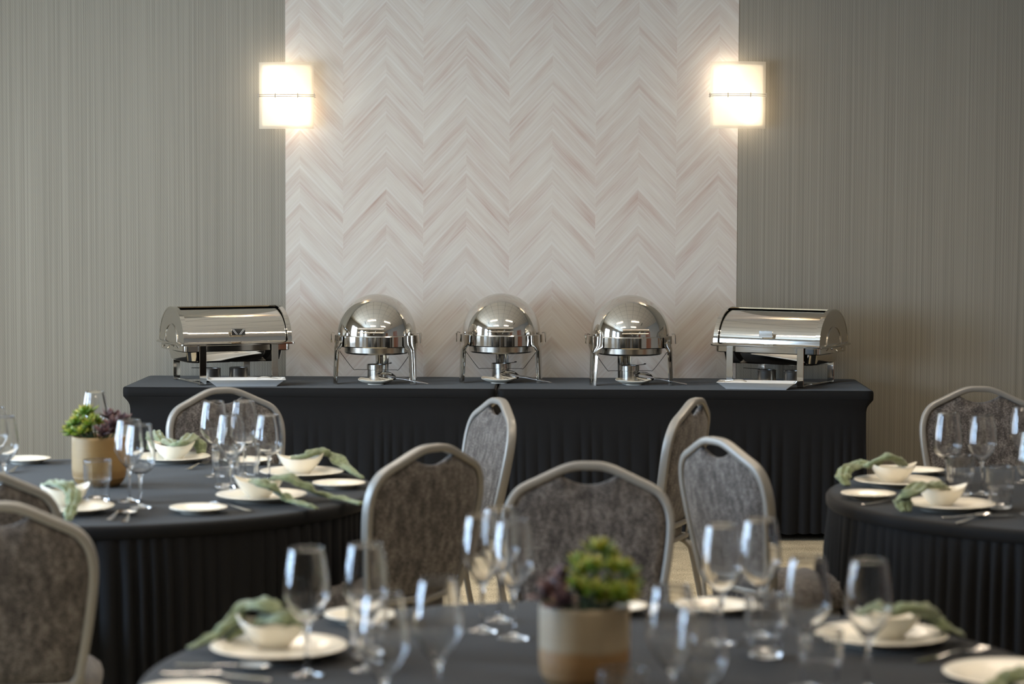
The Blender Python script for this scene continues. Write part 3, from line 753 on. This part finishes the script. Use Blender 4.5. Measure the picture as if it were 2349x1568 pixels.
def napkin(strips, label, seed=0):
    """strips: [[(px, py, z, width), ...], ...] centre lines laid over bowl, plate and table"""
    mb = MB(); rd = random.Random(seed); P0 = at(*strips[0][0][:3])
    for st in strips:
        c = [Vector((*at(a, b_, z)[:2], z)) for a, b_, z, _ in st]; wd = [q_[3] for q_ in st]
        C_ = catmull(c, 7); n = len(C_); m_ = 40; f1, f2, f3 = rd.uniform(0, 6), rd.uniform(0, 6), rd.uniform(0, 6)
        vs = []
        for i, p_ in enumerate(C_):
            t_ = (C_[min(i+1, n-1)]-C_[max(i-1, 0)]).normalized(); sd = Vector((0, 0, 1)).cross(t_)
            if sd.length < .05: sd = Vector((1, 0, 0))
            sd.normalize(); up = t_.cross(sd); up = up if up.z > 0 else -up
            u = i/(n-1)*(len(wd)-1); k_ = min(int(u), len(wd)-2); w_ = wd[k_]+(wd[k_+1]-wd[k_])*(u-k_)
            w_ *= 1+.10*sin(i*.55+f1)+.06*sin(i*1.3+f2)
            th = min(.011, w_*.22)*(1+.3*sin(i*.8+f3))
            for j in range(m_):
                a = 2*pi*j/m_; x = cos(a); side = 1 if sin(a) >= 0 else .35
                fold = .26*w_*.5*sin(x*7.5+i*.16+f2)*.5+.14*w_*sin(x*15-i*.3+f1)*.35
                y = th*side*abs(sin(a))**.6*(1 if sin(a) >= 0 else -1)+(fold if sin(a) > 0 else fold*.6)*(1-.2*x*x)
                q_ = p_+sd*(x*w_*.5*(1+.06*sin(i*.9+x*3)))+up*(y+.3*th)
                q_.z = max(q_.z, .7475); vs.append(q_-P0)
        fs = [(i*m_+j, i*m_+(j+1) % m_, (i+1)*m_+(j+1) % m_, (i+1)*m_+j) for i in range(n-1) for j in range(m_)]
        fs += [tuple(range(m_-1, -1, -1)), tuple((n-1)*m_+j for j in range(m_))]
        mb.add(vs, fs)
    o = obj('cloth_napkin', mb, M['napkin'], None, angle=180); o.location = P0
    o['label'] = label; o['category'] = 'napkin'; o['group'] = 'sage green gauze napkins'; return o

# ------------------------------------------------------------------ glasses
def shell_glass(name, prof_bowl, prof_foot, cat, group):
    t = thing(name, '', cat)
    n_ = len(prof_bowl); inn = []
    for i, (a_, b_) in enumerate(prof_bowl):
        p0, p1 = prof_bowl[max(i-1, 0)], prof_bowl[min(i+1, n_-1)]; dx, dz = p1[0]-p0[0], p1[1]-p0[1]; L_ = hypot(dx, dz) or 1
        th = .0011+.0035*max(0, 1-i/(n_*.42))**2
        inn.append((max(0, a_-dz/L_*th) if i else 0, b_+dx/L_*th))
    obj('bowl', MB().lathe(prof_bowl+inn[::-1], 56), M['glass'], t, angle=180)
    R_, Z_ = prof_bowl[-1]; obj('rim', MB().tube([((R_-.0005)*cos(2*pi*i/40), (R_-.0005)*sin(2*pi*i/40), Z_) for i in range(40)], .0007, 6, True), M['glass'], t, angle=180)
    obj('stem', MB().lathe(prof_foot, 32), M['glass'], t, angle=180)
    return Kind(t)
def curve2(pts, n=6): return [(p_.x, p_.y) for p_ in catmull([(a, b_, 0) for a, b_ in pts], n)]
footA = [(0, 0), (.036, .0), (.0365, .0012), (.030, .0028), (.015, .005), (.007, .009), (.0046, .018), (.0042, .05), (.0044, .085), (.006, .098), (.012, .106), (.0125, .108), (0, .1085)]
KA = shell_glass('wine_glass', curve2([(.0, .106), (.012, .107), (.030, .128), (.0445, .155)], 5)+curve2([(.0462, .163), (.0440, .190), (.0390, .225), (.0335, .255)], 6), footA, 'wine glass', '')
footB = [(x, z*.9) for x, z in footA]
KBg = shell_glass('rounded_wine_glass', curve2([(0, .0955), (.012, .096), (.030, .104), (.0435, .122), (.0470, .145), (.0440, .180), (.0390, .210), (.0345, .235)], 6), footB, 'wine glass', '')
def flute(a, z): return 1+(.016*cos(22*a) if .015 < z < .122 else 0)
tp = thing('tumbler', '', 'tumbler')
_o = curve2([(.0345, .012), (.0350, .03), (.0362, .060)], 4)+curve2([(.0372, .063), (.0415, .067), (.0422, .08), (.0428, .110), (.0430, .130)], 4)
obj('wall', MB().lathe(_o+[(x-.0018, z) for x, z in _o[::-1]], 144, fn=flute, closed=True), M['glass'], tp, angle=180)
obj('rim', MB().tube([(.043*cos(2*pi*i/40), .043*sin(2*pi*i/40), .13) for i in range(40)], .0010, 6, True), M['glass'], tp, angle=180)
obj('base', MB().lathe([(0, 0), (.032, 0), (.0345, .003), (.0348, .011), (.030, .0125), (0, .010)], 48), M['glass'], tp, angle=180)
KTu = Kind(tp)
def wine(px, py, label, k=None, s=1.0):
    p_ = at(px, py, ZT); (k or KA).put(label, (p_.x, p_.y, ZT), 0, 'wine glasses', (1, 1, s) if s != 1 else None)
def tumbler(px, py, label): p_ = at(px, py, ZT); KTu.put(label, (p_.x, p_.y, ZT), radians((px*7) % 15), 'ribbed water tumblers')

# ------------------------------------------------------------------ cutlery (points along +x, handle towards -x)
def flat(stations, mb=None, th=.0016):
    mb = mb or MB(); vs = []
    for x, w_, z in stations: vs += [(x, -w_, z), (x, 0, z-.0006), (x, w_, z), (x, w_, z+th), (x, 0, z+th*1.5), (x, -w_, z+th)]
    n = len(stations); fs = [(i*6+j, i*6+(j+1) % 6, i*6+6+(j+1) % 6, i*6+6+j) for i in range(n-1) for j in range(6)]
    fs += [(5, 4, 3, 2, 1, 0), tuple((n-1)*6+j for j in range(6))]; return mb.add(vs, fs)
def handle(): return [(-.115, .002, .001), (-.113, .0085, .0008), (-.09, .0095, .001), (-.04, .006, .004), (-.005, .0032, .007), (.02, .003, .0075)]
k_ = thing('table_knife', '', 'knife'); obj('handle', flat(handle(), th=.003), M['chrome'], k_)
obj('blade', flat([(.018, .003, .0075), (.024, .0085, .006), (.06, .0095, .004), (.10, .009, .003), (.116, .005, .002), (.12, .001, .002)], th=.001), M['chrome'], k_); KKn = Kind(k_)
f_ = thing('table_fork', '', 'fork'); obj('handle', flat(handle()), M['chrome'], f_)
mb = flat([(.018, .003, .0075), (.032, .010, .004), (.048, .0125, .002), (.056, .0125, .002)])
for k in range(4): y = -.0105+.007*k; mb.sweep([(.054, y, .003), (.075, y, .003), (.098, y*.95, .008)], [(-.0017, -.0008), (.0017, -.0008), (.0013, .0008), (-.0013, .0008)])
obj('tines', mb, M['chrome'], f_, angle=30); KF = Kind(f_)
s_ = thing('soup_spoon', '', 'spoon'); obj('handle', flat(handle()), M['chrome'], s_)
def spb(i, j):
    a = 2*pi*i; r = min(j, .5)*2 if j <= .5 else (1-j)*2; dz = -.0085*(1-r*r)+(.001 if j <= .5 else 0)
    return (.055+.037*r*cos(a)*(1.0+.06*cos(a)), .0235*r*sin(a), .010+dz)
obj('spoon_bowl', MB().grid(36, 13, spb, cu=True), M['chrome'], s_, angle=60); KSp = Kind(s_)
def cut(K_, x0, y0, x1, y1, label):
    """lies from handle end (x0, y0) towards tip (x1, y1)"""
    a, b_ = at(x0, y0), at(x1, y1); d = (b_-a).normalized(); c = a+d*.115; K_.put(label, (c.x, c.y, ZT+.0012), atan2(d.y, d.x), 'cutlery laid on the round tables')

# ------------------------------------------------------------------ potted succulents
def leaf_mesh(name, L, W, th, curl, m):
    def fn(i, j):
        y = j*L; w_ = W*(sin(pi*min(1, j*.93+.05)**.72))**.85*.5; a = 2*pi*i
        return (w_*cos(a), y, th*sin(a)*sin(pi*min(.98, j+.03))**.5+curl*j*j*L+(abs(cos(a))*w_*.28))
    return mesh(name, MB().grid(8, 6, fn, cu=True), m, True, 180)
LG = leaf_mesh('leaf', .034, .0185, .0022, .28, M['greenleaf']); LP = leaf_mesh('leaf', .052, .029, .0024, .22, M['purpleleaf'])
def pot(loc, label, m, heads_g, heads_p, seed):
    t = thing('succulent_pot', label, 'potted plant', loc, 0, 'succulent pots')
    rd = random.Random(seed)
    pr = [(0, .002), (.055, .0), (.066, .003), (.078, .016), (.0845, .029), (.0855, .0305), (.0850, .032), (.0868, .036), (.0885, .06), (.0885, .155), (.0875, .1625), (.0855, .1645), (.0835, .1625), (.083, .14), (.082, .06), (0, .05)]
    obj('pot', MB().lathe(pr, 72), m, t, angle=50)
    obj('soil', MB().lathe([(0, .150), (.04, .149), (.0825, .146), (.0825, .13), (0, .13)], 40, fn=lambda a, z: 1), M['soil'], t)
    for heads, lm, nm, nl, sc0 in ((heads_g, LG, 'green_succulent', 17, 1.0), (heads_p, LP, 'purple_succulent', 14, 1.0)):
        stm = MB()
        for hx, hy, hz, r in heads:
            b0 = Vector((hx*.45, hy*.45, .145)); stm.tube([b0, b0.lerp(Vector((hx, hy, hz)), .6)+Vector((0, 0, .006)), Vector((hx, hy, hz))], .0035, 6)
        pl_ = obj(nm, stm, M['stem'], t)
        for hx, hy, hz, r in heads:
            ax = Vector((hx*5.0, hy*5.0, .75)).normalized(); rot = ax.to_track_quat('Z', 'Y').to_matrix().to_4x4()
            for k in range(nl):
                lay = k/nl; el = radians(4+72*lay**.9); az = k*2.39996+rd.uniform(-.2, .2); s1 = r*(1.05-.45*lay)*rd.uniform(.88, 1.1)
                mtx = Matrix.Translation((hx, hy, hz+.004*lay)) @ rot @ Matrix.Rotation(az, 4, 'Z') @ Matrix.Rotation(el, 4, 'X') @ Matrix.Translation((0, .002, 0)) @ Matrix.Diagonal((s1, s1, s1, 1))
                o = bpy.data.objects.new('leaf', lm); COL.objects.link(o); o.parent = pl_; o.matrix_local = mtx
    return t
GA = [(-.082, -.015, .195, 1.0), (-.060, -.050, .210, 1.0), (-.035, -.020, .238, 1.15), (-.062, .02, .222, 1.1), (-.020, -.055, .200, 1.0), (-.100, .01, .175, .95), (-.075, -.060, .172, .95), (-.040, -.072, .178, 1.0), (-.012, -.030, .215, 1.0), (-.045, .05, .225, 1.0), (.0, .0, .2, .9), (-.03, -.045, .178, 1.0), (-.065, -.01, .178, 1.0), (-.045, .0, .2, 1.0)]
PA = [(.050, -.035, .190, 1.0), (.072, .010, .205, .95), (.030, -.060, .172, .95), (.030, .03, .215, .9)]
p_ = Vector((at(228, 1114).x, at(228, 1114).y, ZT))
pot(p_, 'ochre stoneware pot with yellow-green and purple succulents on the window-side table', M['potA'], GA, PA, 5)
GB = [(x*.9+.030, y, z, r) for x, y, z, r in [(-.04, -.02, .225, 1.0), (-.015, -.045, .235, 1.05), (.0, .01, .262, 1.1), (.025, -.035, .232, 1.0), (.05, 0, .225, 1.05), (-.045, .02, .235, 1.0), (.02, .045, .24, 1.0), (-.02, -.065, .195, 1.0), (.03, -.068, .190, .95), (.058, -.04, .188, .95), (-.05, -.045, .20, .95), (.062, .03, .2, .9), (0, -.05, .178, 1.0), (.02, -.02, .19, 1.1), (-.03, -.03, .185, 1.0), (.045, -.055, .178, .95)]]
PB = [(-.062, -.025, .178, .95), (-.045, .02, .195, 1.0), (-.040, -.060, .168, .85)]
q_ = at(1341, 1384, .909); pot(Vector((q_.x, q_.y, ZT)), 'two-tone beige stoneware pot with green and dark succulents on the nearest table', M['potB'], GB, PB, 9)

# ------------------------------------------------------------------ window-side round table
dinner(391, 1046, 'dinner plate on the window-side table, in front of the chair facing the room')
bowl(398, 1052, 0, 'boat-shaped bowl right behind the pair of wine glasses near the ochre pot')
napkin([[(352, 1030, .775, .03), (372, 1012, .80, .05), (398, 1022, .805, .045), (418, 1020, .812, .05), (441, 1006, .815, .055), (458, 1022, .79, .05), (462, 1040, .765, .03)], [(348, 1008, .80, .03), (358, 996, .82, .045), (366, 1008, .81, .04), (378, 1024, .79, .035)]], 'sage napkin draped across the bowl behind the pair of glasses by the ochre pot', 1)
dinner(692, 1080, 'dinner plate nearest the buffet tables, behind the front-edge setting')
bowl(689, 1085, 5, 'boat-shaped bowl behind the rounded wine glass, napkin hanging off towards the table edge')
napkin([[(668, 1056, .785, .03), (700, 1050, .805, .05), (728, 1040, .815, .06), (760, 1048, .80, .06), (785, 1066, .78, .05), (808, 1082, .768, .03), (833, 1098, .752, .012)]], 'sage napkin sliding off its bowl to the edge of the table, behind the bread plate', 2)
dinner(600, 1133, 'dinner plate at the front edge of the window-side table under two napkin tails')
bowl(594, 1141, -4, 'boat-shaped bowl on the front-edge plate, napkin with two tails over it')
napkin([[(578, 1104, .79, .03), (598, 1110, .812, .05), (622, 1122, .80, .055), (646, 1140, .775, .045), (672, 1152, .762, .035), (700, 1160, .758, .028), (727, 1167, .752, .02)],
        [(625, 1102, .805, .035), (655, 1098, .815, .05), (690, 1114, .795, .06), (722, 1132, .770, .045), (758, 1142, .755, .035), (795, 1148, .755, .03), (830, 1158, .752, .02)]], 'sage napkin with two twisted tails trailing across the front-edge plate', 3)
dinner(152, 1160, 'dinner plate beside the large brown chair, half hidden by the chairs')
bowl(150, 1160, 35, 'tilted-looking boat-shaped bowl next to the large brown chair')
napkin([[(104, 1116, .785, .03), (128, 1112, .815, .05), (150, 1118, .825, .06), (168, 1134, .81, .05), (166, 1160, .785, .04), (160, 1180, .765, .035), (158, 1194, .752, .02)]], 'sage napkin hanging down towards the large brown chair', 4)
bread(60, 1051, 'bread plate at the far window-side rim of the table, left of the ochre pot'.replace(', left', ', before'))
bread(568, 1053, 'bread plate behind the tumblers and the cluster of four wine glasses')
bread(777, 1107, 'bread plate near the table edge between the two trailing napkins')
bread(455, 1163, 'bread plate with fork tines behind it at the front of the window-side table')
wine(219, 1062, 'wine glass behind the ochre succulent pot')
wine(297, 1149, 'wine glass just beside the ochre pot, taller-looking of the pair')
wine(322, 1163, 'rounded wine glass overlapping its neighbour beside the ochre pot', KBg, 1.08)
wine(491, 1092, 'angular wine glass nearest the pot in the cluster before the chair')
wine(560, 1090, 'rounded wine glass at the middle of the cluster before the chair', KBg, 1.08)
wine(530, 1133, 'frontmost wine glass of the cluster, behind the front-edge bowl')
wine(617, 1106, 'rounded wine glass of the cluster closest to the buffet skirt', KBg, .96)
wine(10, 1140, 'wine glass above the half hidden chair at the edge of view')
wine(-12, 1112, 'wine glass cut off by the edge of view on the window side')
tumbler(517, 1120, 'ribbed tumbler in the cluster, in front of the angular wine glass')
tumbler(567, 1108, 'ribbed tumbler between the rounded glass and the cluster')
tumbler(224, 1150, 'ribbed tumbler in front of the ochre pot')
cut(KF, 575, 1174, 450, 1150, 'fork sticking out from under the front bread plate')
cut(KKn, 500, 1182, 400, 1152, 'knife tucked beside the front bread plate') if False else None
cut(KKn, 250, 1196, 300, 1160, 'knife lying between the plate by the brown chair and the spoon')
cut(KSp, 286, 1200, 322, 1150, 'soup spoon catching highlights at the foot of the pair of glasses')
cut(KF, 430, 1078, 492, 1056, 'dark-looking fork beside the plate of the chair facing the room')
cut(KKn, 22, 1086, 62, 1064, 'dark-looking knife before the far window-side bread plate')

# ------------------------------------------------------------------ door-side round table
dinner(2058, 1100, 'dinner plate at the far rim of the door-side table')
bowl(2048, 1106, 3, 'boat-shaped bowl at the far rim of the door-side table')
napkin([[(2078, 1074, .79, .03), (2056, 1056, .825, .05), (2028, 1054, .83, .055), (2000, 1072, .80, .05), (1972, 1068, .80, .055), (1942, 1080, .79, .06), (1934, 1098, .77, .045), (1944, 1114, .752, .025)]], 'sage napkin humped over the bowl and hanging to the rim of the door-side table', 5)
dinner(2176, 1153, 'dinner plate in front on the door-side table, behind knife and spoon')
bowl(2160, 1159, 8, 'boat-shaped bowl in front on the door-side table, napkin falling forward')
napkin([[(2176, 1122, .79, .03), (2146, 1118, .812, .05), (2112, 1120, .815, .06), (2086, 1136, .80, .065), (2072, 1154, .775, .06), (2078, 1174, .755, .035)]], 'sage napkin falling forward off the front bowl of the door-side table', 6)
bread(1992, 1131, 'bread plate at the rim of the door-side table over the skirt')
bread(2108, 1077, 'bread plate furthest back on the door-side table, before the chair')
wine(2172, 1124, 'rounded wine glass between the two bowls of the door-side table', KBg)
wine(2251, 1133, 'wine glass standing clear in front of the door-side chair')
wine(2345, 1106, 'wine glass cut off by the edge of view, upper one on the door side')
wine(2366, 1178, 'wine glass cut off by the edge of view behind the spoon', KBg, 1.06)
tumbler(2294, 1166, 'ribbed tumbler beside the front plate of the door-side table')
tumbler(2203, 1136, 'faint ribbed tumbler between two wine glasses of the door-side table')
cut(KF, 1978, 1159, 2100, 1147, 'fork handle next to the rim bread plate, its tines under the napkin')
cut(KKn, 2160, 1190, 2290, 1186, 'knife in front of the front plate on the door-side table')
cut(KSp, 2196, 1202, 2326, 1170, 'soup spoon shining in front of the tumbler on the door-side table')

# ------------------------------------------------------------------ nearest round table
dinner(640, 1480, 'dinner plate with bright reflections on the nearest table, under a bowl')
bowl(628, 1484, -3, 'boat-shaped bowl on the nearest table, napkin trailing to the window side')
napkin([[(668, 1436, .79, .04), (640, 1408, .825, .05), (600, 1392, .835, .055), (560, 1402, .82, .05), (520, 1440, .79, .04), (480, 1470, .765, .035), (432, 1488, .752, .02)], [(690, 1440, .795, .04), (655, 1426, .815, .06), (610, 1430, .80, .05), (560, 1450, .78, .04), (520, 1468, .765, .03)]], 'sage napkin trailing over the dark table edge to the window side', 7)
bread(832, 1408, 'bread plate behind the bowl setting on the nearest table')
bread(1400, 1388, 'bread plate hidden behind the two-tone succulent pot')
bread(1640, 1386, 'bread plate at the far rim, behind the two overlapping wine glasses')
bread(1175, 1392, 'bread plate behind the pair of glasses at the far rim') if False else None
dinner(2022, 1452, 'dinner plate on the nearest table under the green napkin, door side')
bowl(2040, 1462, 10, 'boat-shaped bowl behind the tall blurred glass on the nearest table')
napkin([[(1972, 1420, .80, .04), (2010, 1400, .825, .055), (2050, 1410, .82, .055), (2096, 1398, .83, .06), (2130, 1418, .80, .065), (2165, 1444, .775, .05), (2205, 1462, .752, .025)]], 'sage napkin hanging off the plate towards the door-side table', 8)
dinner(2330, 1542, 'dinner plate at the bottom corner, nearest the camera')
bread(2188, 1600, 'bread plate at the bottom edge in front of the corner dinner plate')
napkin([[(2362, 1548, .776, .05), (2330, 1556, .782, .06), (2300, 1568, .774, .05), (2270, 1590, .768, .03)]], 'sage napkin lying on the corner dinner plate nearest the camera', 11)
bread(425, 1582, 'bread plate cut off by the lower edge, beneath the cutlery')
wine(704, 1548, 'blurred wine glass in front of the reflecting dinner plate')
wine(840, 1536, 'blurred wine glass behind the reflecting plate, second from the window side')
wine(1005, 1644, 'blurred wine glass standing alone before the darkest chair')
wine(880, 1691, 'lowest blurred wine glass, cut off by the lower edge near the plate')
wine(1106, 1446, 'blurred wine glass at the far rim in front of the bluish slim chair')
wine(1177, 1462, 'blurred wine glass with its foot showing on the bare cloth')
wine(1146, 1422, 'blurred wine glass squeezed between the pair before the centre chair')
wine(1654, 1474, 'large blurred wine glass in front of the bluish chair')
wine(1742, 1457, 'blurred wine glass overlapping the frame of the bluish chair')
wine(1850, 1576, 'blurred wine glass above the tumbler nearest the door-side plate')
wine(1990, 1583, 'tall blurred wine glass in front of the door-side bowl')
wine(1540, 1665, 'blurred wine glass just beside the succulent pot, door side')
wine(1605, 1732, 'lowest blurred wine glass on the door side of the pot')
tumbler(845, 1508, 'blurred tumbler behind the glasses beside the reflecting plate')
tumbler(1755, 1506, 'blurred tumbler standing clear between the pot and the door-side plate')
tumbler(1880, 1600, 'blurred tumbler in front of the door-side dinner plate')
tumbler(1427, 1706, 'blurred tumbler before the two-tone pot, cut off by the lower edge')
cut(KSp, 402, 1527, 620, 1541, 'spoon pointing at the reflecting dinner plate, upper of the two')
cut(KKn, 370, 1547, 600, 1562, 'knife lying just below the spoon by the lower edge')
cut(KF, 2100, 1520, 2170, 1508, 'fork between the door-side plate and the bottom corner plate')

# unused prototypes would float at the origin: none are left, every kind above is placed at least once
